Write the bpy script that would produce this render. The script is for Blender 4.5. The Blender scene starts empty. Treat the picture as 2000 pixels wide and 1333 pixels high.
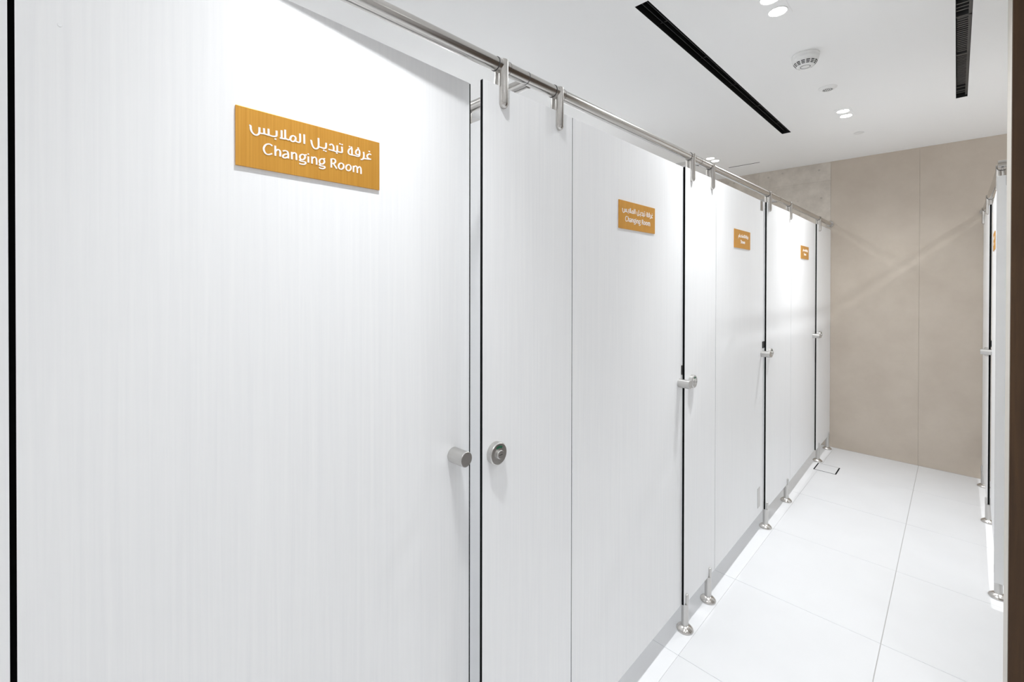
import bpy, bmesh, math, random
from mathutils import Matrix, Vector
R = math.radians
random.seed(4)
scene = bpy.context.scene
COL = scene.collection

# ------------------------------------------------------------------ camera
cam_d = bpy.data.cameras.new('camera')
cam_d.sensor_width = 36.0
cam_d.sensor_fit = 'HORIZONTAL'
cam_d.lens = 868.436 * 36.0 / 2000.0
cam_d.shift_y = -(666.5 - 559.42) / 2000.0
cam_d.clip_start = 0.02
cam = bpy.data.objects.new('camera', cam_d)
COL.objects.link(cam)
fw = Vector((-0.70710158, 0.70709112, -0.00543168))
rt = Vector((0.70709385, 0.7071176, 0.00172975))
up = Vector((-0.00506393, 0.0026176, 0.99998375))
m = Matrix((rt, up, -fw)).transposed().to_4x4()
m.translation = Vector((0.0, 0.0, 1.42))
cam.matrix_world = m
scene.camera = cam

# ------------------------------------------------------------------ world, exposure
world = bpy.data.worlds.new('world')
scene.world = world
world.use_nodes = True
world.node_tree.nodes['Background'].inputs[0].default_value = (0.9, 0.95, 1.0, 1)
world.node_tree.nodes['Background'].inputs[1].default_value = 0.2
vs = scene.view_settings
vs.view_transform = 'Standard'
vs.look = 'None'
vs.gamma = 1.0
vs.use_curve_mapping = False
vs.exposure = 0.28
scene.cycles.max_bounces = 10
scene.cycles.diffuse_bounces = 9
scene.cycles.glossy_bounces = 6
SPOT_W = 22.0          # each lamp head of a twin downlight
SPILL_W = 16.5          # wide spill of each twin downlight
LAMP_COL = (0.965, 0.985, 1.0)

# ------------------------------------------------------------------ layout (metres)
ZC = 2.491            # ceiling
XL = -0.7784          # front face of the left row of cubicles
XR = 0.136            # front face of the right row
YB = 4.7106           # far wall
ZT, ZB = 1.8955, 0.110  # panel top and bottom
TP = 0.010            # panel thickness
RAIL_Z = 1.947

# ------------------------------------------------------------------ materials
def nodes_of(name):
    mt = bpy.data.materials.new(name)
    mt.use_nodes = True
    nt = mt.node_tree
    return mt, nt, nt.nodes['Principled BSDF']

def plain(name, col, rough=0.5, metal=0.0, emit=None, strength=0.0, noise=0.0, nscale=40.0, bump=0.0, spec=0.5):
    mt, nt, b = nodes_of(name)
    b.inputs['Specular IOR Level'].default_value = spec
    b.inputs['Base Color'].default_value = (*col, 1)
    b.inputs['Roughness'].default_value = rough
    b.inputs['Metallic'].default_value = metal
    if emit:
        b.inputs['Emission Color'].default_value = (*emit, 1)
        b.inputs['Emission Strength'].default_value = strength
    if noise or bump:
        tc = nt.nodes.new('ShaderNodeTexCoord')
        nz = nt.nodes.new('ShaderNodeTexNoise')
        nz.inputs['Scale'].default_value = nscale
        nz.inputs['Detail'].default_value = 6
        nt.links.new(tc.outputs['Object'], nz.inputs['Vector'])
        if noise:
            rp = nt.nodes.new('ShaderNodeValToRGB')
            rp.color_ramp.elements[0].position = 0.3
            rp.color_ramp.elements[1].position = 0.7
            rp.color_ramp.elements[0].color = (*[c * (1 - noise) for c in col], 1)
            rp.color_ramp.elements[1].color = (*[min(1, c * (1 + noise)) for c in col], 1)
            nt.links.new(nz.outputs['Fac'], rp.inputs['Fac'])
            nt.links.new(rp.outputs['Color'], b.inputs['Base Color'])
        if bump:
            bp = nt.nodes.new('ShaderNodeBump')
            bp.inputs['Strength'].default_value = bump
            bp.inputs['Distance'].default_value = 0.002
            nt.links.new(nz.outputs['Fac'], bp.inputs['Height'])
            nt.links.new(bp.outputs['Normal'], b.inputs['Normal'])
    return mt

def grained(name, c0, c1, rough, stretch, p0=0.35, p1=0.65, bump=0.05, metal=0.0):
    """vertical wood grain: noise stretched along local z, shifted per object"""
    mt, nt, b = nodes_of(name)
    tc = nt.nodes.new('ShaderNodeTexCoord')
    oi = nt.nodes.new('ShaderNodeObjectInfo')
    mul = nt.nodes.new('ShaderNodeMath'); mul.operation = 'MULTIPLY'; mul.inputs[1].default_value = 31.0
    nt.links.new(oi.outputs['Random'], mul.inputs[0])
    add = nt.nodes.new('ShaderNodeVectorMath'); add.operation = 'ADD'
    nt.links.new(tc.outputs['Object'], add.inputs[0])
    nt.links.new(mul.outputs[0], add.inputs[1])
    mp = nt.nodes.new('ShaderNodeMapping')
    mp.inputs['Scale'].default_value = stretch
    nt.links.new(add.outputs[0], mp.inputs['Vector'])
    nz = nt.nodes.new('ShaderNodeTexNoise')
    nz.inputs['Scale'].default_value = 1.0
    nz.inputs['Detail'].default_value = 7
    nz.inputs['Roughness'].default_value = 0.65
    nz.inputs['Distortion'].default_value = 0.5
    nt.links.new(mp.outputs[0], nz.inputs['Vector'])
    rp = nt.nodes.new('ShaderNodeValToRGB')
    rp.color_ramp.elements[0].position = p0
    rp.color_ramp.elements[1].position = p1
    rp.color_ramp.elements[0].color = (*c0, 1)
    rp.color_ramp.elements[1].color = (*c1, 1)
    nt.links.new(nz.outputs['Fac'], rp.inputs['Fac'])
    nt.links.new(rp.outputs['Color'], b.inputs['Base Color'])
    b.inputs['Roughness'].default_value = rough
    b.inputs['Metallic'].default_value = metal
    if bump:
        bp = nt.nodes.new('ShaderNodeBump')
        bp.inputs['Strength'].default_value = bump
        bp.inputs['Distance'].default_value = 0.001
        nt.links.new(nz.outputs['Fac'], bp.inputs['Height'])
        nt.links.new(bp.outputs['Normal'], b.inputs['Normal'])
    return mt

def stone(name, c0, c1, scale, rough, spots=0.0):
    mt, nt, b = nodes_of(name)
    tc = nt.nodes.new('ShaderNodeTexCoord')
    n1 = nt.nodes.new('ShaderNodeTexNoise')
    n1.inputs['Scale'].default_value = scale
    n1.inputs['Detail'].default_value = 9
    n1.inputs['Roughness'].default_value = 0.62
    nt.links.new(tc.outputs['Object'], n1.inputs['Vector'])
    rp = nt.nodes.new('ShaderNodeValToRGB')
    rp.color_ramp.elements[0].position = 0.3
    rp.color_ramp.elements[1].position = 0.72
    rp.color_ramp.elements[0].color = (*c0, 1)
    rp.color_ramp.elements[1].color = (*c1, 1)
    nt.links.new(n1.outputs['Fac'], rp.inputs['Fac'])
    out = rp.outputs['Color']
    if spots:
        vo = nt.nodes.new('ShaderNodeTexVoronoi')
        vo.inputs['Scale'].default_value = 13.0
        nt.links.new(tc.outputs['Object'], vo.inputs['Vector'])
        r2 = nt.nodes.new('ShaderNodeValToRGB')
        r2.color_ramp.elements[0].position = 0.06
        r2.color_ramp.elements[1].position = 0.16
        r2.color_ramp.elements[0].color = (1 - spots, 1 - spots, 1 - spots, 1)
        r2.color_ramp.elements[1].color = (1, 1, 1, 1)
        nt.links.new(vo.outputs['Distance'], r2.inputs['Fac'])
        mx = nt.nodes.new('ShaderNodeMixRGB'); mx.blend_type = 'MULTIPLY'
        mx.inputs['Fac'].default_value = 1.0
        nt.links.new(out, mx.inputs['Color1'])
        nt.links.new(r2.outputs['Color'], mx.inputs['Color2'])
        out = mx.outputs['Color']
    nt.links.new(out, b.inputs['Base Color'])
    b.inputs['Roughness'].default_value = rough
    return mt

M = {
    'laminate': grained('white_laminate', (0.835, 0.842, 0.855), (0.885, 0.89, 0.895), 0.42, (1.0, 150.0, 2.6), 0.3, 0.7),
    'core': plain('black_core', (0.004, 0.004, 0.0045), 0.8, spec=0.1),
    'steel': plain('brushed_steel', (0.60, 0.58, 0.555), 0.22, 1.0),
    'steel_satin': plain('satin_steel', (0.60, 0.59, 0.575), 0.32, 1.0),
    'seam': plain('dark_seam', (0.06, 0.06, 0.06), 0.5),
    'ceiling': plain('ceiling_paint', (0.88, 0.88, 0.875), 0.9),
    'wall_white': plain('white_wall_paint', (0.88, 0.87, 0.86), 0.8),
    'trim_white': plain('cream_trim_paint', (0.56, 0.53, 0.48), 0.6),
    'tile': plain('white_floor_tile', (0.73, 0.737, 0.75), 0.38, noise=0.015, nscale=5),
    'grout': plain('grey_grout', (0.50, 0.49, 0.48), 0.9),
    'stone': stone('beige_stone', (0.50, 0.435, 0.365), (0.57, 0.505, 0.43), 4.0, 0.55),
    'stone_grey': stone('grey_mottled_stone', (0.50, 0.455, 0.40), (0.70, 0.645, 0.575), 7.0, 0.6, 0.25),
    'wood': grained('dark_brown_wood', (0.045, 0.022, 0.009), (0.078, 0.040, 0.016), 0.85, (25.0, 25.0, 1.2)),
    'sign': grained('amber_sign_face', (0.64, 0.305, 0.045), (0.74, 0.375, 0.065), 0.42, (1.0, 260.0, 3.0), bump=0.0, metal=0.55),
    'letter': plain('white_lettering', (0.88, 0.88, 0.87), 0.5),
    'green': plain('green_indicator', (0.01, 0.11, 0.055), 0.4),
    'black': plain('black_diffuser', (0.004, 0.004, 0.004), 0.55),
    'vane': plain('dark_grey_vane', (0.10, 0.10, 0.10), 0.4, 0.3),
    'plastic': plain('white_plastic', (0.80, 0.80, 0.79), 0.45),
    'grey_plastic': plain('grey_plastic', (0.30, 0.30, 0.30), 0.5),
    'slot': plain('dark_slot', (0.03, 0.03, 0.03), 0.7),
    'lamp': plain('lamp_lens', (0.9, 0.9, 0.9), 0.3, emit=(1.0, 0.99, 0.97), strength=14.0),
    'rubber': plain('black_rubber', (0.012, 0.012, 0.012), 0.5),
}

# ------------------------------------------------------------------ helpers
def tag(o, label=None, cat=None, group=None, kind=None):
    if label: o['label'] = label
    if cat: o['category'] = cat
    if group: o['group'] = group
    if kind: o['kind'] = kind
    return o

def empty(name, loc, rz=0.0):
    o = bpy.data.objects.new(name, None)
    o.empty_display_size = 0.1
    o.location = loc
    o.rotation_euler = (0, 0, rz)
    COL.objects.link(o)
    return o

def link(name, bm, mats, parent=None, loc=(0, 0, 0), smooth=False, rz=0.0, bevel=0.0):
    me = bpy.data.meshes.new(name)
    bmesh.ops.recalc_face_normals(bm, faces=bm.faces[:])
    bm.to_mesh(me)
    bm.free()
    if not isinstance(mats, (list, tuple)): mats = [mats]
    for x in mats: me.materials.append(x)
    o = bpy.data.objects.new(name, me)
    COL.objects.link(o)
    o.location = loc
    o.rotation_euler = (0, 0, rz)
    if parent: o.parent = parent
    if smooth:
        for f in me.polygons: f.use_smooth = True
        try:
            me.set_sharp_from_angle(angle=R(38))
        except Exception:
            pass
    if bevel:
        md = o.modifiers.new('bevel', 'BEVEL')
        md.width = bevel; md.segments = 2; md.limit_method = 'ANGLE'
    return o

def box(bm, x0, x1, y0, y1, z0, z1, mi=0):
    v = [bm.verts.new((x, y, z)) for x in (x0, x1) for y in (y0, y1) for z in (z0, z1)]
    for q in ((0, 1, 3, 2), (4, 6, 7, 5), (0, 4, 5, 1), (2, 3, 7, 6), (0, 2, 6, 4), (1, 5, 7, 3)):
        f = bm.faces.new([v[i] for i in q]); f.material_index = mi

def new_box(*a):
    bm = bmesh.new(); box(bm, *a); return bm

AX = {'z': Matrix.Identity(4), 'x': Matrix.Rotation(R(90), 4, 'Y'), 'y': Matrix.Rotation(R(-90), 4, 'X'),
      '-x': Matrix.Rotation(R(-90), 4, 'Y'), '-z': Matrix.Rotation(R(180), 4, 'X')}

def lathe(bm, prof, pos=(0, 0, 0), axis='z', n=32, mi=0):
    """revolve (radius, height) pairs about an axis"""
    mt = Matrix.Translation(pos) @ AX[axis]
    rings = []
    for r, h in prof:
        if r < 1e-6:
            rings.append([bm.verts.new(mt @ Vector((0, 0, h)))])
        else:
            rings.append([bm.verts.new(mt @ Vector((r * math.cos(2 * math.pi * k / n), r * math.sin(2 * math.pi * k / n), h))) for k in range(n)])
    for a, b in zip(rings[:-1], rings[1:]):
        for k in range(n):
            k2 = (k + 1) % n
            if len(a) == 1 and len(b) == 1: continue
            if len(a) == 1: f = bm.faces.new([a[0], b[k], b[k2]])
            elif len(b) == 1: f = bm.faces.new([a[k], a[k2], b[0]])
            else: f = bm.faces.new([a[k], a[k2], b[k2], b[k]])
            f.material_index = mi

def rod(bm, r, h0, h1, pos=(0, 0, 0), axis='z', n=24, mi=0, round0=False, round1=False, ch=0.0):
    """closed cylinder, ends flat, chamfered by ch or rounded"""
    p = []
    if round0: p += [(r * math.sin(a), h0 + r - r * math.cos(a)) for a in [k * math.pi / 12 for k in range(7)]]
    elif ch: p += [(0, h0), (r - ch, h0), (r, h0 + ch)]
    else: p += [(0, h0), (r, h0)]
    if round1: p += [(r * math.cos(a), h1 - r + r * math.sin(a)) for a in [k * math.pi / 12 for k in range(7)]]
    elif ch: p += [(r, h1 - ch), (r - ch, h1), (0, h1)]
    else: p += [(r, h1), (0, h1)]
    p = [((0 if q[0] < 1e-6 else q[0]), q[1]) for q in p]
    lathe(bm, p, pos, axis, n, mi)

def pipe(bm, r0, r1, h0, h1, pos, axis, n=24, mi=0):
    """hollow sleeve"""
    lathe(bm, [(r0, h0), (r1, h0), (r1, h1), (r0, h1), (r0, h0)], pos, axis, n, mi)

def panel_bm(x_back, x_front, y0, y1, z0, z1, skin=0.0007):
    """compact laminate board: white skins, black core showing on the edges"""
    bm = bmesh.new()
    s = skin if x_front > x_back else -skin
    xs = [x_back, x_back + s, x_front - s, x_front]
    rings = [[bm.verts.new((x, y, z)) for y, z in ((y0, z0), (y1, z0), (y1, z1), (y0, z1))] for x in xs]
    for i in range(3):
        for k in range(4):
            f = bm.faces.new([rings[i][k], rings[i][(k + 1) % 4], rings[i + 1][(k + 1) % 4], rings[i + 1][k]])
            f.material_index = 1 if i == 1 else 0
    bm.faces.new(rings[0]).material_index = 0
    bm.faces.new(rings[3]).material_index = 0
    return bm

# ------------------------------------------------------------------ lettering: pen strokes in millimetres on a 250 x 90 sign
AR = [[[18.8,64.3],[20.7,63.6],[21.0,59.0],[22.7,54.5],[26.0,51.6],[29.3,51.3],[32.0,53.3],[33.4,56.8],[33.5,64.7]],[[33.4,55.8],[36.4,55.7],[39.2,56.1],[42.6,56.1],[46.0,55.7],[49.5,55.7],[52.9,55.3],[56.4,55.9],[59.0,57.3],[59.4,60.6],[59.3,66.1]],[[40.2,65.0],[40.6,56.5]],[[47.0,65.9],[47.2,56.4]],[[56.2,51.8],[59.1,51.8]],[[64.3,55.4],[68.2,55.4],[71.8,55.7],[74.8,56.2],[77.9,55.6],[81.2,57.2]],[[67.1,68.6],[67.3,55.9]],[[72.8,71.1],[73.0,56.0]],[[89.9,60.4],[89.3,57.8],[87.8,55.7],[85.6,54.5],[83.4,54.6],[81.8,55.9],[81.2,58.2],[81.8,60.7],[83.3,62.9],[85.5,64.1],[87.6,64.0],[89.3,62.7],[89.9,60.4]],[[88.4,57.0],[91.5,55.8],[94.7,55.2],[96.9,56.8],[97.3,60.6],[97.1,70.7]],[[104.0,71.2],[104.3,54.9]],[[114.6,63.8],[116.2,62.9],[116.9,58.6],[118.7,54.2],[121.4,51.4],[124.8,51.1],[128.1,53.7],[129.0,58.1],[128.8,71.0]],[[129.4,55.8],[133.5,55.4],[137.7,55.0],[141.1,55.8],[142.3,58.6],[142.5,65.7]],[[136.9,51.6],[139.7,51.5]],[[140.6,50.9],[143.3,50.6]],[[148.7,63.0],[152.2,65.6],[155.4,63.9],[156.6,59.9],[156.3,56.2]],[[146.7,55.4],[151.0,55.0],[156.3,54.8],[160.3,54.3],[163.5,55.1]],[[163.1,65.8],[163.3,55.0]],[[163.5,55.1],[167.6,54.9],[171.2,55.1],[172.7,57.2],[172.1,65.8]],[[160.9,52.1],[164.0,51.9]],[[166.9,70.0],[169.8,69.9]],[[171.1,69.8],[173.9,69.6]],[[190.9,67.1],[186.8,64.6],[184.6,59.3],[186.2,55.6],[190.8,54.8],[197.0,55.1],[202.4,54.8],[206.3,56.1],[207.4,62.4],[206.1,67.4],[203.0,67.4],[199.9,63.6],[200.0,59.2],[203.2,58.0],[206.7,59.2]],[[191.7,67.7],[191.9,55.8]],[[185.6,69.4],[188.2,69.3]],[[189.6,69.2],[192.4,69.2]],[[202.7,70.6],[205.9,70.6]],[[215.3,65.8],[216.2,59.9],[215.5,54.4],[212.8,51.1],[209.6,50.4]],[[216.4,53.4],[222.4,54.0],[226.9,54.5],[231.4,55.3]],[[231.6,63.8],[227.9,64.5],[223.9,61.6],[223.1,58.4],[225.6,55.5],[228.9,55.1]],[[225.9,69.4],[229.2,69.2]]]
LA = [[[52.8,39.2],[50.2,41.1],[46.8,41.2],[42.8,38.9],[40.1,33.8],[40.4,28.8],[43.0,24.9],[47.0,24.2],[52.7,26.9]],[[57.3,40.9],[57.5,24.4]],[[58.2,32.4],[60.8,35.3],[63.7,35.0],[65.0,32.0],[64.9,24.8]],[[69.1,34.6],[72.7,36.2],[76.3,35.4],[77.6,31.7],[77.7,24.4]],[[77.3,31.3],[72.8,30.2],[69.5,27.2],[69.8,24.3],[73.5,24.4],[77.4,27.0]],[[83.4,36.4],[83.6,24.1]],[[84.0,33.2],[87.4,36.0],[90.3,34.6],[90.9,30.8],[91.0,24.4]],[[105.5,32.7],[104.9,30.3],[103.3,28.3],[101.2,27.2],[99.0,27.3],[97.4,28.6],[96.8,30.7],[97.3,33.1],[98.9,35.1],[101.0,36.2],[103.2,36.1],[104.8,34.8],[105.5,32.7]],[[103.9,35.9],[108.4,36.9]],[[98.3,27.0],[96.4,24.9],[99.6,24.2],[104.7,24.3],[106.7,22.7],[104.2,19.9],[99.7,19.2],[95.8,19.7]],[[111.1,34.8],[111.2,24.2]],[[109.7,38.8],[112.3,38.9]],[[117.3,35.9],[117.5,23.8]],[[118.0,32.9],[121.6,35.8],[124.3,34.7],[125.4,30.7],[125.5,23.4]],[[139.5,32.1],[138.9,29.6],[137.3,27.5],[135.0,26.4],[132.8,26.6],[131.1,27.9],[130.5,30.1],[131.0,32.5],[132.6,34.6],[134.9,35.7],[137.2,35.6],[138.8,34.3],[139.5,32.1]],[[137.3,36.3],[140.7,37.1]],[[132.3,26.1],[130.5,23.8],[134.1,22.9],[138.9,23.1],[140.4,21.5],[137.6,18.9],[132.8,18.6],[130.0,19.5]],[[151.9,39.8],[152.2,23.7]],[[152.3,39.2],[157.7,40.0],[159.9,37.2],[158.5,33.3],[152.8,30.9]],[[156.0,31.7],[159.3,27.4],[162.3,23.5]],[[175.5,30.8],[174.9,27.8],[173.1,25.5],[170.7,24.2],[168.3,24.5],[166.5,26.1],[165.8,28.7],[166.4,31.6],[168.1,34.0],[170.5,35.3],[172.9,35.0],[174.8,33.4],[175.5,30.8]],[[189.9,30.8],[189.3,27.9],[187.6,25.6],[185.1,24.4],[182.7,24.6],[180.9,26.2],[180.2,28.8],[180.8,31.7],[182.5,34.0],[184.9,35.3],[187.4,35.0],[189.2,33.4],[189.9,30.8]],[[194.7,35.2],[194.9,23.6]],[[195.2,32.7],[198.9,35.7],[201.7,34.4],[202.6,29.7],[202.7,23.3]],[[202.9,32.0],[206.8,35.8],[209.2,34.4],[210.1,29.7],[210.2,22.9]]]
def ringpts(cx, cy, rx, ry):
    return [[cx + rx * math.cos(k * math.pi / 6), cy + ry * math.sin(k * math.pi / 6)] for k in range(13)]

def shifted(strokes, dx):
    return [[[p[0] + dx, p[1]] for p in s] for s in strokes]

AR_SHOWER = shifted(AR[22:], -14) + [
    [[163, 71], [163, 55]],
    [[153, 71], [153, 55.4]], [[146, 71], [146, 55.4]], [[142, 55.2], [156, 55.2]],
    [[136, 65], [136, 57], [133, 55.4], [122, 55.2], [108, 55.2], [97, 55.2], [88, 55.2], [80, 55.2], [76.5, 57], [76.5, 71]],
    [[129.5, 65], [129.5, 55.4]], [[123, 65], [123, 55.4]],
    [[115, 65.5], [115, 55.4]], [[111.5, 70], [114, 70]], [[116.5, 70], [119, 70]],
    [[99, 63], [103, 65.5], [107, 63.5], [109, 55.4]],
    ringpts(91, 58.5, 4.4, 4.6),
    ringpts(66, 58.5, 4.4, 4.6), [[62, 57], [58.5, 54], [57.5, 49], [57.5, 46]],
]
LA_SHOWER = [
    [[101, 38.5], [97.5, 41], [93.5, 39.5], [93.2, 35.5], [97, 32.8], [100.8, 30.2], [100.6, 26], [96.8, 24], [92.6, 26.2]],
    [[106.5, 41], [106.5, 24.2]], [[107, 32], [110, 35.4], [113, 34.8], [114, 31.5], [114, 24.2]],
    ringpts(123, 30, 4.9, 5.6),
    [[130.5, 35.5], [133.3, 24.6], [136.4, 34], [139.5, 24.6], [142.3, 35.5]],
    [[146.2, 30.5], [153.6, 30.8], [152.4, 34.4], [149.6, 35.6], [146.6, 33.2], [146.1, 29], [148.4, 25], [151.6, 24.3], [154, 26]],
    [[158, 35.5], [158, 24.2]], [[158.4, 32], [160.4, 35], [163, 35.6]],
]

def smooth_path(pts, closed):
    """Catmull-Rom subdivision, corners kept for two-point strokes"""
    if len(pts) < 3: return [Vector(p) for p in pts]
    P = [Vector(p) for p in pts]
    out = []
    n = len(P)
    for i in range(n - 1):
        p0 = P[i - 1] if i > 0 else (P[n - 2] if closed else P[0])
        p3 = P[i + 2] if i + 2 < n else (P[1] if closed else P[n - 1])
        p1, p2 = P[i], P[i + 1]
        for k in range(4):
            t = k / 4
            out.append(0.5 * ((2 * p1) + (p2 - p0) * t + (2 * p0 - 5 * p1 + 4 * p2 - p3) * t * t + (3 * p1 - p0 - 3 * p2 + p3) * t ** 3))
    out.append(P[-1])
    return out

def letters_bm(strokes, a, b, to3d, lift, depth=0.0007):
    """ribbons drawn with an elliptic nib (a wide, b high), raised a little off the sign"""
    bm = bmesh.new()
    for si, s in enumerate(strokes):
        closed = (Vector(s[0]) - Vector(s[-1])).length < 0.05 and len(s) > 3
        pts = smooth_path(s, closed)
        L, Rr = [], []
        n = len(pts)
        for i, p in enumerate(pts):
            if closed and i in (0, n - 1): d = pts[1] - pts[n - 2]
            else: d = pts[min(i + 1, n - 1)] - pts[max(i - 1, 0)]
            d.normalize()
            nn = Vector((-d.y, d.x))
            w = math.sqrt((a * nn.x) ** 2 + (b * nn.y) ** 2)
            L.append(p + nn * w); Rr.append(p - nn * w)
        dz = lift + 0.00002 * (si % 7)
        rows = []
        for l, r in zip(L, Rr):
            rows.append([bm.verts.new(to3d(q.x, q.y, h)) for q, h in ((l, 0.0), (l, dz), (r, dz), (r, 0.0))])
        for r0, r1 in zip(rows[:-1], rows[1:]):
            for k in range(3):
                bm.faces.new([r0[k], r0[k + 1], r1[k + 1], r1[k]])
        if not closed:
            bm.faces.new(rows[0]); bm.faces.new(rows[-1][::-1])
    return bm

def add_sign(parent, s, yc, zc, words):
    """sign plate on the door leaf; s = +1 faces +x (text runs +y), -1 faces -x (text runs -y)"""
    t = 0.003
    bm = bmesh.new()
    box(bm, 0, s * t, -0.125, 0.125, -0.0465, 0.0465)
    sg = link('sign', bm, M['sign'], parent, (0, yc, zc), bevel=0.0004)
    f = lambda u, v, h: (s * (t + h), s * (u - 125.0) / 1000.0, (v - 45.0) / 1000.0)
    ar, la = (AR, LA) if words == 'changing' else (AR_SHOWER, LA_SHOWER)
    link('arabic_lettering', letters_bm(ar, 1.55, 1.05, f, 0.0006), M['letter'], sg)
    link('latin_lettering', letters_bm(la, 1.45, 0.95, f, 0.0006), M['letter'], sg)
    return sg

# ------------------------------------------------------------------ room shell
def struct(name, bm, mats, **k):
    o = link(name, bm, mats, **k)
    o['kind'] = 'structure'
    return o

X0, X1, Y0 = -2.20, 1.60, -1.60
floor = struct('floor', new_box(X0, X1, Y0, YB, -0.06, -0.0022), M['grout'])
xs = [X0, -1.948, -1.345, -0.745, -0.2045, 0.398, 1.0, X1]
ys = [Y0, -0.80, -0.19, 0.42, 1.035, 1.648, 2.268, 2.897, 3.511, 4.124, YB]
for i in range(len(xs) - 1):
    for j in range(len(ys) - 1):
        g0 = 0.0003 if xs[i] == -0.745 else 0.0014
        g1 = 0.0003 if xs[i + 1] == -0.745 else 0.0014
        bm = new_box(xs[i] + g0, xs[i + 1] - g1, ys[j] + 0.0007, ys[j + 1] - 0.0007, -0.008, random.uniform(-0.0001, 0.0001))
        link('tile', bm, M['tile'], floor, bevel=0.0006)

# ceiling with real openings for slots and lamps
TWINS = [(-0.50, -1.13), (-0.50, 0.39), (-0.50, 1.915), (-0.50, 3.435),
         (-1.93, 0.30), (-1.93, 1.38), (-1.93, 2.52), (-1.483, 3.915),  # first three: unseen cubicle lamps, kept out of view to brighten the cubicles
         (0.75, -1.05), (0.75, 0.10), (0.75, 1.25), (0.80, 3.45)]  # lobby and right cubicle lamps: unseen, added as fill light
holes = [(-0.885, -0.829, 1.553, 3.604), (-0.0085, 0.0385, 1.95, 3.617), (-1.486, -1.228, 4.292, 4.307)]
cx = sorted({X0 - 0.1, X1 + 0.1} | {h[0] for h in holes} | {h[1] for h in holes})
cy = sorted({Y0 - 0.1, YB + 0.1} | {h[2] for h in holes} | {h[3] for h in holes})
bm = bmesh.new()
vg = {}
def cv(i, j):
    if (i, j) not in vg: vg[(i, j)] = bm.verts.new((cx[i], cy[j], ZC))
    return vg[(i, j)]
for i in range(len(cx) - 1):
    for j in range(len(cy) - 1):
        mx, my = (cx[i] + cx[i + 1]) / 2, (cy[j] + cy[j + 1]) / 2
        if any(h[0] < mx < h[1] and h[2] < my < h[3] for h in holes): continue
        bm.faces.new([cv(i, j), cv(i, j + 1), cv(i + 1, j + 1), cv(i + 1, j)])
ext = bmesh.ops.extrude_face_region(bm, geom=bm.faces[:])
bmesh.ops.translate(bm, vec=(0, 0, 0.012), verts=[g for g in ext['geom'] if isinstance(g, bmesh.types.BMVert)])
ceiling = struct('ceiling', bm, M['ceiling'])

# far wall: stone slabs on a backing
wall_back = struct('wall_back', new_box(X0 - 0.1, X1 + 0.1, YB + 0.012, YB + 0.12, 0, ZC), M['grout'])
wx = [X0, -1.92, -1.35, -0.780, -0.2075, 0.365, 0.94, X1]
wz = [0.0, 2.329, ZC]
for i in range(len(wx) - 1):
    for j in (range(2) if wx[i + 1] <= -0.77 else (0,)):
        top = wz[j + 1] if wx[i + 1] <= -0.77 else ZC
        mt = M['stone_grey'] if wx[i + 1] <= -0.77 else M['stone']
        d = random.uniform(0, 0.0006)
        link('slab', new_box(wx[i] + 0.0004, wx[i + 1] - 0.0004, YB - 0.001 + d, YB + 0.012, wz[j] + 0.0005, top - 0.0005), mt, wall_back)
struct('wall_left', new_box(X0 - 0.1, X0, Y0 - 0.1, YB + 0.1, 0, ZC), M['wall_white'])
struct('wall_right', new_box(X1, X1 + 0.1, Y0 - 0.1, YB + 0.1, 0, ZC), M['wall_white'])
struct('wall_front', new_box(X0 - 0.1, X1 + 0.1, Y0 - 0.1, Y0, 0, ZC), M['wall_white'])
# return wall at the right of the view: cream plaster end, dark wood facing the camera
struct('wall_return', new_box(0.1143, X1, 2.012, 2.177, 0, ZC), M['trim_white'])
tag(link('wood_wall_panel', new_box(0.1148, X1 - 0.003, 1.994, 2.012, 0.0, ZC - 0.003), M['wood'], bevel=0.001),
    'dark brown wood wall cladding at the right edge of the view', 'panel')

# ------------------------------------------------------------------ ceiling fittings
def linear_slot(name, h, label, cat, group=None, louvers=False):
    x0, x1, y0, y1 = h
    c = ((x0 + x1) / 2, (y0 + y1) / 2, ZC)
    r = empty(name, c)
    tag(r, label, cat, group)
    bm = bmesh.new()
    D = 0.075
    w, l = (x1 - x0) / 2, (y1 - y0) / 2
    t = 0.0008
    box(bm, -w, -w + t, -l, l, 0, D); box(bm, w - t, w, -l, l, 0, D)
    box(bm, -w, w, -l, -l + t, 0, D); box(bm, -w, w, l - t, l, 0, D)
    box(bm, -w, w, -l, l, D, D + 0.002)
    link('housing', bm, M['black'], r)
    return r, w, l

r, w, l = linear_slot('linear_air_diffuser', holes[0], 'long black slot air diffuser in the ceiling above the left row of doors', 'air vent', 'black slot openings in the ceiling')
for k, x in enumerate((-0.010, 0.010)):
    link('blade', new_box(x - 0.0015, x + 0.0015, -l + 0.001, l - 0.001, 0.014, 0.05), M['black'], r)
for k in range(5):
    y = -l + (k + 0.5) * 2 * l / 5
    link('bridge', new_box(-w + 0.001, w - 0.001, y - 0.004, y + 0.004, 0.02, 0.05), M['black'], r)

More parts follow.
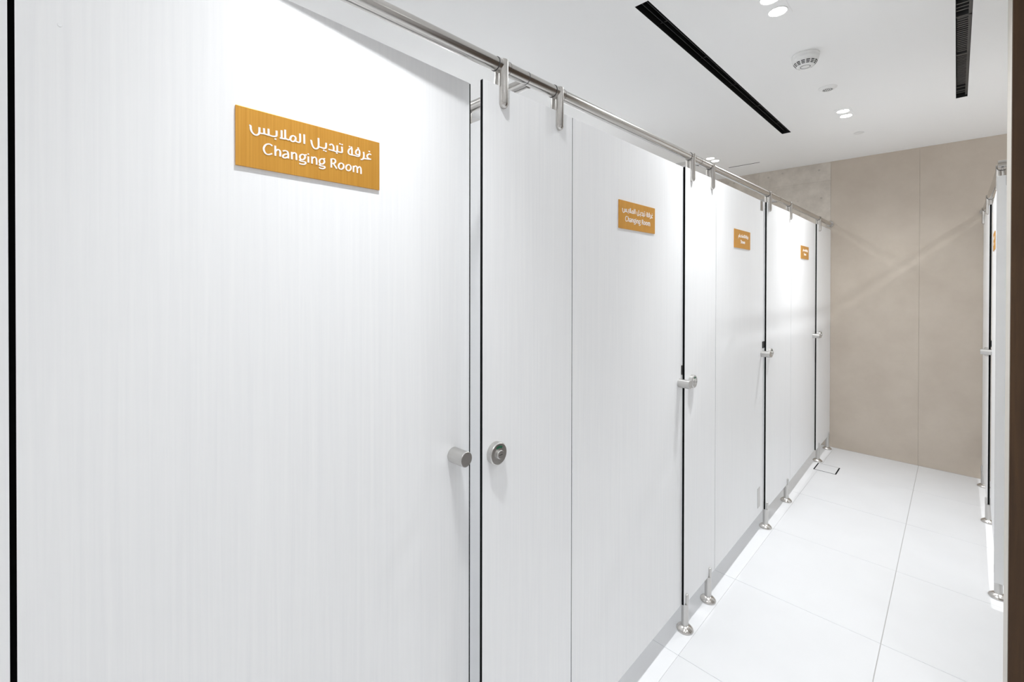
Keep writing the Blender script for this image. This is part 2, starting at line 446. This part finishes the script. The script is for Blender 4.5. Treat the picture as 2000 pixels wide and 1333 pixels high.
r, w, l = linear_slot('linear_air_grille', holes[1], 'dark slot air grille with fine cross vanes in the ceiling at the right', 'air vent', 'black slot openings in the ceiling')
yc = (holes[1][2] + holes[1][3]) / 2
for y0, y1 in ((2.975, 3.42), (2.555, 2.94)):
    link('vane_frame', new_box(-w + 0.001, w - 0.001, y0 - yc - 0.012, y0 - yc - 0.002, 0.010, 0.03), M['vane'], r)
    n = int((y1 - y0) / 0.021)
    for k in range(n):
        y = y0 - yc + (k + 0.5) * (y1 - y0) / n
        link('vane', new_box(-w + 0.004, w - 0.004, y - 0.0042, y + 0.0042, 0.012, 0.026), M['vane'], r)
for y in (3.47, 3.53, 3.57, 2.50, 2.47, 2.44):
    link('vane', new_box(-w + 0.002, w - 0.002, y - yc - 0.004, y - yc + 0.004, 0.014, 0.03), M['vane'], r)
link('side_rail', new_box(w - 0.010, w - 0.001, -l + 0.002, l - 0.002, 0.010, 0.03), M['vane'], r)

r, w, l = linear_slot('ceiling_access_slit', holes[2], 'short thin dark slit in the ceiling near the far wall', 'slit')

def twin(x, y, label, group=None, lit=1.0, sp=1.0):
    r = empty('twin_downlight', (x, y, ZC))
    tag(r, label, 'ceiling light', group)
    link("trim_plate", new_box(-0.040, 0.040, -0.098, 0.098, -0.0015, 0.0), M['ceiling'], r, bevel=0.0005)
    for s in (-1, 1):
        bm = bmesh.new()
        lathe(bm, [(0.030, -0.001), (0.034, -0.001), (0.034, -0.004), (0.0325, -0.0055), (0.030, -0.004), (0.030, -0.001)], (0, s * 0.053, 0))
        ring = link('lamp_ring', bm, M['plastic'], r, smooth=True)
        bm = bmesh.new()
        rod(bm, 0.0298, -0.0045, -0.0016, (0, s * 0.053, 0))
        link('lamp_lens', bm, M['lamp'], ring)
        ld = bpy.data.lights.new('lamp', 'SPOT')
        ld.energy = SPOT_W * lit
        ld.color = LAMP_COL
        ld.spot_size = R(70); ld.spot_blend = 0.85
        ld.shadow_soft_size = 0.020
        lo = bpy.data.objects.new('lamp', ld)
        COL.objects.link(lo); lo.parent = r
        lo.location = (0, s * 0.053, -0.008)
    ld = bpy.data.lights.new('spill', 'SPOT')
    ld.energy = SPILL_W * sp; ld.color = LAMP_COL
    ld.spot_size = R(158); ld.spot_blend = 0.9
    ld.shadow_soft_size = 0.03
    lo = bpy.data.objects.new('spill', ld)
    COL.objects.link(lo); lo.parent = r
    lo.location = (0, 0, -0.010)

TL = ['recessed twin downlight in the corridor ceiling behind the camera',
      'recessed twin downlight in the ceiling above the nearest changing room door',
      'recessed twin downlight at the top of the view, before the smoke detector',
      'recessed twin downlight beyond the smoke detector, nearest the far wall',
      'unseen twin downlight kept out of view inside the first cubicle',
      'unseen twin downlight kept out of view inside the second cubicle',
      'unseen twin downlight kept out of view inside the third cubicle',
      'recessed twin downlight over the last left cubicle, seen just above the steel rail',
      'unseen twin downlight added as fill in the lobby at the far right rear', 'unseen twin downlight added as fill in the lobby beside the camera',
      'unseen twin downlight added as fill in the lobby by the wood cladding', 'unseen twin downlight added as fill inside the right hand cubicles']
CORR = ((1, 1), (1.05, 1.15), (1.05, 2.1), (1.15, 2.8))
for k, (x, y) in enumerate(TWINS):
    lit, sp = (CORR[k] if k < 4 else ((0.5, 1.45) if k < 8 else ((0.4, 0.75) if k < 11 else (0.8, 4.0))))
    twin(x, y, TL[k], 'twin downlights in the ceiling', lit, sp)

r = empty('smoke_detector', (-0.505, 2.44, ZC))
tag(r, 'round white smoke detector on the ceiling', 'smoke detector')
bm = bmesh.new()
lathe(bm, [(0, 0), (0.054, 0), (0.056, 0.002), (0.056, 0.009), (0.053, 0.012), (0.052, 0.013)], axis='-z', n=40)
link('base', bm, M['plastic'], r, smooth=True)
bm = bmesh.new()
lathe(bm, [(0.0505, 0.012), (0.054, 0.014), (0.0545, 0.020), (0.052, 0.028), (0.045, 0.040), (0.037, 0.050), (0.031, 0.0535), (0.024, 0.0545), (0, 0.0548)], axis='-z', n=40)
body = link('cover', bm, M['plastic'], r, smooth=True)
bm = bmesh.new()
for ri, (rad, z, hh) in enumerate(((0.0452, 0.0395, 0.0016), (0.0414, 0.0450, 0.0014), (0.0372, 0.0496, 0.0013))):
    for k in range(14):
        a0 = 2 * math.pi * (k + 0.14) / 14; a1 = 2 * math.pi * (k + 0.86) / 14
        for q in range(3):
            b0 = a0 + (a1 - a0) * q / 3; b1 = a0 + (a1 - a0) * (q + 1) / 3
            sl = 0.0007
            vs4 = []
            for an, dz, dr in ((b0, -hh, 0.0016), (b1, -hh, 0.0016), (b1, hh, -0.0006), (b0, hh, -0.0006)):
                vs4.append(bm.verts.new(((rad + dr + sl) * math.cos(an), (rad + dr + sl) * math.sin(an), -(z + dz))))
            bm.faces.new(vs4)
tag(link('vent_slots', bm, M['slot'], r), kind='stuff')
bm = bmesh.new()
pipe(bm, 0.0185, 0.0205, 0.0535, 0.0552, (0, 0, 0), '-z', 32)
link('grille_ring', bm, M['slot'], r)

r = empty('ceiling_sensor', (-0.502, 2.93, ZC))
tag(r, 'small round white ceiling fitting with a grey eye behind the smoke detector', 'sensor')
bm = bmesh.new()
lathe(bm, [(0.024, 0), (0.043, 0), (0.043, 0.002), (0.030, 0.011), (0.0235, 0.0115), (0.0235, 0)], axis='-z', n=36)
link('trim_ring', bm, M['plastic'], r, smooth=True)
bm = bmesh.new()
rod(bm, 0.0232, 0.002, 0.0095, axis='-z', n=32)
eye = link('sensor_eye', bm, M['grey_plastic'], r, smooth=True)
for x in (-0.011, -0.0035, 0.004, 0.0115):
    link('eye_rib', new_box(x - 0.001, x + 0.001, -0.017, 0.017, -0.0112, -0.0095), M['plastic'], eye)

r = empty('sprinkler_cover', (-0.493, 3.955, ZC))
tag(r, 'flat pale round sprinkler cover plate on the ceiling near the far wall', 'sprinkler')
bm = bmesh.new()
lathe(bm, [(0, 0.004), (0.028, 0.004), (0.030, 0.0025), (0.030, 0.0015), (0.022, 0.0015), (0.022, 0)], axis='-z', n=32)
link('cover_plate', bm, M['plastic'], r, smooth=True)

# ------------------------------------------------------------------ cubicle fittings
def hanger(parent, xf, s, y):
    """rail clamp: sleeve round the rail, slotted rod gripping the panel front and back"""
    xc = xf - s * TP / 2
    bm = bmesh.new()
    pipe(bm, 0.0161, 0.0172, -0.019, 0.019, (xc, y, RAIL_Z), 'y', 28)
    rod(bm, 0.0124, 1.8425, 1.960, (xf + s * 0.0022, y, 0), 'z', 22, round0=True, ch=0.002)
    rod(bm, 0.0124, 1.8535, 1.958, (xf - s * (TP + 0.0022), y, 0), 'z', 22, round0=True, ch=0.002)
    h = link('hanger', bm, M['steel'], parent, smooth=True)
    for dy in (-0.0195, 0.0195):
        bm = bmesh.new()
        pipe(bm, 0.0162, 0.0174, -0.0004, 0.0004, (xc, y + dy, RAIL_Z), 'y', 28)
        link('collar_seam', bm, M['seam'], h)

def foot(parent, xf, s, y):
    xc = xf - s * TP / 2
    bm = bmesh.new()
    rod(bm, 0.0142, 0.018, ZB - 0.001, (xc, y, 0), 'z', 26)
    rod(bm, 0.0070, ZB - 0.004, 0.149, (xf + s * 0.0030, y, 0), 'z', 18, round1=True)
    rod(bm, 0.0070, ZB - 0.004, 0.149, (xf - s * (TP + 0.0030), y, 0), 'z', 18, round1=True)
    f = link('foot', bm, M['steel_satin'], parent, smooth=True)
    bm = bmesh.new()
    lathe(bm, [(0.0145, 0.0), (0.032, 0.0), (0.0335, 0.003), (0.033, 0.006), (0.029, 0.011), (0.022, 0.0165), (0.0165, 0.020), (0.0145, 0.0205)], (xc, y, 0), 'z', 36)
    link('flange', bm, M['steel'], f, smooth=True)

def lock(parent, xf, s, y, z):
    ax = 'x' if s > 0 else '-x'
    bm = bmesh.new()
    lathe(bm, [(0, 0), (0.0255, 0), (0.0265, 0.001), (0.0265, 0.0135), (0.0245, 0.0155), (0.012, 0.0160), (0.0105, 0.0160)], (xf, y, z), ax, 40)
    lathe(bm, [(0.0105, 0.015), (0.0105, 0.0205), (0.0092, 0.0218), (0, 0.0218)], (xf, y, z), ax, 28)
    k = link('lock', bm, M['steel_satin'], parent, smooth=True)
    bm = bmesh.new()
    rows = []
    for q in range(9):
        an = R(58 + 64 * q / 8)
        rows.append([bm.verts.new((xf + s * 0.0166, y + rr * math.cos(an), z + rr * math.sin(an))) for rr in (0.0145, 0.0195)])
    for r0, r1 in zip(rows[:-1], rows[1:]): bm.faces.new([r0[0], r0[1], r1[1], r1[0]])
    link('indicator_window', bm, M['green'], k)
    # slotted screw recess on the button
    link('coin_slot', new_box(min(xf + s * 0.0216, xf + s * 0.0221), max(xf + s * 0.0216, xf + s * 0.0221), y - 0.005, y + 0.005, z - 0.0009, z + 0.0009), M['seam'], k)

def pilaster(xf, s, y0, y1, supports, label, lock_y=None, feet=None):
    r = empty('pilaster_panel', (0, 0, 0))
    r.location = (xf - s * TP / 2, (y0 + y1) / 2, 0)
    ox, oy = r.location.x, r.location.y
    tag(r, label, 'panel', 'white pilaster panels between the cubicle doors')
    link('panel', panel_bm(xf - ox - s * TP, xf - ox, y0 - oy, y1 - oy, ZB, ZT), [M['laminate'], M['core']], r)
    for y in supports: hanger(r, xf - ox, s, y - oy)
    for y in (feet or supports): foot(r, xf - ox, s, y - oy)
    if lock_y: lock(r, xf - ox, s, lock_y - oy, 1.017)
    return r

def door(xf, s, yh, width, ang, label, sign_y=None, words='changing', keep=0, knob_dy=0.085, stops=False, dent=False):
    """s=+1: leaf faces +x, hinge at yh, leaf runs +y, opens inwards by ang degrees"""
    r = empty('cubicle_door', (xf, yh, ZB), R(ang) * s)
    tag(r, label, 'door', 'white laminate cubicle doors')
    dz = -ZB
    es = 0.0036 if dent else 0.0
    link('leaf', panel_bm(-s * TP, 0, 0, width - es, 0, ZT + dz), [M['laminate'], M['core']], r)
    a, b = sorted((-s * TP, -s * 0.0002))
    if dent: link('edge_strip', new_box(a, b, width - es, width, 0, ZT + dz - 0.001), M['core'], r)
    ax = 'x' if s > 0 else '-x'
    bm = bmesh.new()
    rod(bm, 0.0171, 0.0, 0.047, (0, 0, 0), ax, 36, ch=0.0012)
    kn = link('knob', bm, M['steel_satin'], r, (0, width - knob_dy, (1.028 if dent else 1.022) + dz), smooth=True)
    if sign_y: add_sign(r, s, sign_y - yh, 1.650 + dz, words)
    if keep:
        a, b = sorted((0, s * 0.004))
        link('latch_keep', new_box(a, b, width - keep, width - 0.001, 1.052 + dz, 1.090 + dz), M['rubber'], r, bevel=0.001)
    if stops:
        a, b = sorted((0, s * 0.002))
        link('stop_plate', new_box(a, b, width - 0.084, width - 0.040, ZT + dz - 0.055, ZT + dz - 0.002), M['steel_satin'], r)
        link('stop_plate', new_box(a, b, width - 0.112, width - 0.070, 0.045, 0.155), M['steel_satin'], r)
    if dent:
        bm = bmesh.new()
        lathe(bm, [(0.0022, 0), (0.0019, 0.0004), (0, 0.0005)], (0, 0, 0), ax, 16)
        link('screw_cap', bm, M['laminate'], r, (0, 0.037, 1.737 + dz), smooth=True)
    return r

# ------------------------------------------------------------------ left row
P0 = pilaster(XL, 1, -0.45, -0.0485, (-0.36, -0.15), 'white pilaster sliver at the far left edge beside the hinge of the nearest door')
link('hinge_strip', new_box(-0.012, -0.0042, 0.2007, 0.2062, ZB, ZT), M['core'], P0)
P1 = pilaster(XL, 1, 0.6825, 1.0205, (0.7455, 0.9588), 'white pilaster with a round lock between the nearest door and the second door', 0.721)
P2 = pilaster(XL, 1, 1.771, 2.0955, (1.8295, 2.0420), 'white pilaster between the second and third doors, under the ceiling light seen above the rail', 1.833, (1.792, 2.032))
P3 = pilaster(XL, 1, 2.863, 3.4025, (2.9025, 3.366), 'white pilaster between the third and fourth doors, with two steel feet', 2.917, (2.882, 3.328))
P4 = pilaster(XL, 1, 4.1695, 4.708, (4.2455, ), 'last white pilaster of the left row, touching the beige far wall', 4.262, (4.258, 4.632))

door(XL, 1, -0.0428, 0.7225, 3.22, 'largest and nearest white door, standing ajar, with an amber changing room sign', 0.3095, 'changing', keep=0, knob_dy=0.054, dent=True)
door(XL, 1, 1.0235, 0.7445, 0.75, 'second white door from the camera, with a small amber changing room sign', 1.3965, 'changing', keep=0.009, knob_dy=0.0295)
door(XL, 1, 2.0985, 0.7615, 0.85, 'third white door from the camera, with a small brown sign and steel stop plates', 2.4615, 'shower', keep=0.036, knob_dy=0.0495, stops=True)
door(XL, 1, 3.4055, 0.7610, 0.85, 'fourth and farthest white door of the left row, with the tiniest brown sign', 3.795, 'shower', keep=0, knob_dy=0.076)

# partitions between cubicles
for y, lab in ((-0.225, 'white partition panel beside the first cubicle'), (0.853, 'white partition panel seen through the gap beside the ajar door'),
               (1.935, 'white partition panel between second and third cubicles'), (3.13, 'white partition panel between third and last cubicles')):
    r = empty('partition_panel', (-1.5, y, 0))
    tag(r, lab, 'panel', 'white partition panels between the cubicles')
    bm = panel_bm(-TP / 2, TP / 2, -0.699, XL - TP + 1.5 - 0.001, ZB, ZT)
    bmesh.ops.transform(bm, matrix=Matrix(((0, 1, 0, 0), (1, 0, 0, 0), (0, 0, 1, 0), (0, 0, 0, 1))), verts=bm.verts[:])
    link('panel', bm, [M['laminate'], M['core']], r)
    bm = bmesh.new()
    rod(bm, 0.0112, 1.8445, RAIL_Z - 0.006, (0.452, -TP / 2 - 0.0022, 0), 'z', 22, round0=True)
    rod(bm, 0.0112, 1.8445, RAIL_Z - 0.006, (0.452, TP / 2 + 0.0022, 0), 'z', 22, round0=True)
    link('hanger', bm, M['steel'], r, smooth=True)
    bm = bmesh.new()
    rod(bm, 0.0142, 0.0, ZB - 0.001, (-0.45, 0, 0), 'z', 22)
    link('foot', bm, M['steel_satin'], r, smooth=True)

# head rail of the left row with its cross braces
xr = XL - TP / 2
r = empty('head_rail', (xr, 0, RAIL_Z))
tag(r, 'brushed steel head rail running over the left row of doors to the far wall', 'rail')
bm = bmesh.new()
rod(bm, 0.016, Y0, YB - 0.001, (0, 0, 0), 'y', 32)
link('tube', bm, M['steel'], r, smooth=True)
bm = bmesh.new()
rod(bm, 0.026, YB - 0.014, YB - 0.001, (0, 0, 0), 'y', 32, ch=0.003)
rod(bm, 0.0195, YB - 0.034, YB - 0.013, (0, 0, 0), 'y', 28)
link('wall_flange', bm, M['steel'], r, smooth=True)
for y in (-0.225, 0.853, 1.935, 3.13):
    bm = bmesh.new()
    rod(bm, 0.0155, X0 - xr + 0.001, -0.012, (0, y, 0), 'x', 26)
    br = link('cross_brace', bm, M['steel'], r, smooth=True)
    bm = bmesh.new()
    rod(bm, 0.025, X0 - xr + 0.0005, X0 - xr + 0.012, (0, y, 0), 'x', 28)
    link('brace_flange', bm, M['steel'], br, smooth=True)
    bm = bmesh.new()
    pipe(bm, 0.0158, 0.0164, -0.0007, 0.0007, (0, y - 0.021, 0), 'y', 28)
    link('joint_seam', bm, M['seam'], br)

# ------------------------------------------------------------------ right row
pilaster(XR, -1, 2.8925, 3.128, (2.975,), 'nearest white pilaster of the right row beside the wood cladding', None, (2.985,))
pilaster(XR, -1, 3.873, 4.708, (3.93, 4.54), 'far white pilaster of the right row, touching the far wall', 3.90, (3.885, 4.545))
door(XR, -1, 3.131, 0.7385, 0.95, 'white cubicle door in the right row, seen almost edge on', 3.49, 'shower', keep=0.02, knob_dy=0.032)
r = empty('end_panel', (0.85, 2.8825, 0))
tag(r, 'white end panel of the right row, facing the camera', 'panel')
bm = panel_bm(TP / 2, -TP / 2, 0.1225 - 0.85, X1 - 0.85 - 0.002, ZB, ZT)
bmesh.ops.transform(bm, matrix=Matrix(((0, 1, 0, 0), (1, 0, 0, 0), (0, 0, 1, 0), (0, 0, 0, 1))), verts=bm.verts[:])
link('panel', bm, [M['laminate'], M['core']], r)
bm = bmesh.new()
rod(bm, 0.0112, 1.8445, RAIL_Z - 0.002, (0.160 - 0.85, -TP / 2 - 0.0022, 0), 'z', 22, round0=True)
rod(bm, 0.0112, 1.8445, RAIL_Z - 0.002, (0.160 - 0.85, TP / 2 + 0.0022, 0), 'z', 22, round0=True)
link('hanger', bm, M['steel'], r, smooth=True)
foot_r = bmesh.new()
rod(foot_r, 0.0142, 0.0, ZB - 0.001, (0.60, 0, 0), 'z', 22)
link('foot', foot_r, M['steel_satin'], r, smooth=True)

xr2 = XR + TP / 2
r = empty('head_rail', (xr2, 0, RAIL_Z))
tag(r, 'brushed steel head rail over the right row, beside the wood cladding', 'rail')
bm = bmesh.new()
rod(bm, 0.016, 2.8825, YB - 0.001, (0, 0, 0), 'y', 32)
link('tube', bm, M['steel'], r, smooth=True)
bm = bmesh.new()
rod(bm, 0.016, -0.016, X1 - xr2 - 0.001, (0, 2.8825, 0), 'x', 32)
link('cross_tube', bm, M['steel'], r, smooth=True)
bm = bmesh.new()
rod(bm, 0.026, YB - 0.014, YB - 0.001, (0, 0, 0), 'y', 32, ch=0.003)
rod(bm, 0.0195, YB - 0.034, YB - 0.013, (0, 0, 0), 'y', 28)
link('wall_flange', bm, M['steel'], r, smooth=True)

# ------------------------------------------------------------------ floor drain
r = empty('floor_drain', (-0.700, 4.130, 0))
tag(r, 'small rectangular floor drain cover with dark ends by the far left feet', 'drain')
link('frame', new_box(-0.072, 0.072, -0.082, 0.082, 0.0002, 0.0014), M['core'], r)
link('cover_tile', new_box(-0.064, 0.064, -0.0785, 0.0785, 0.0010, 0.0017), M['tile'], r)
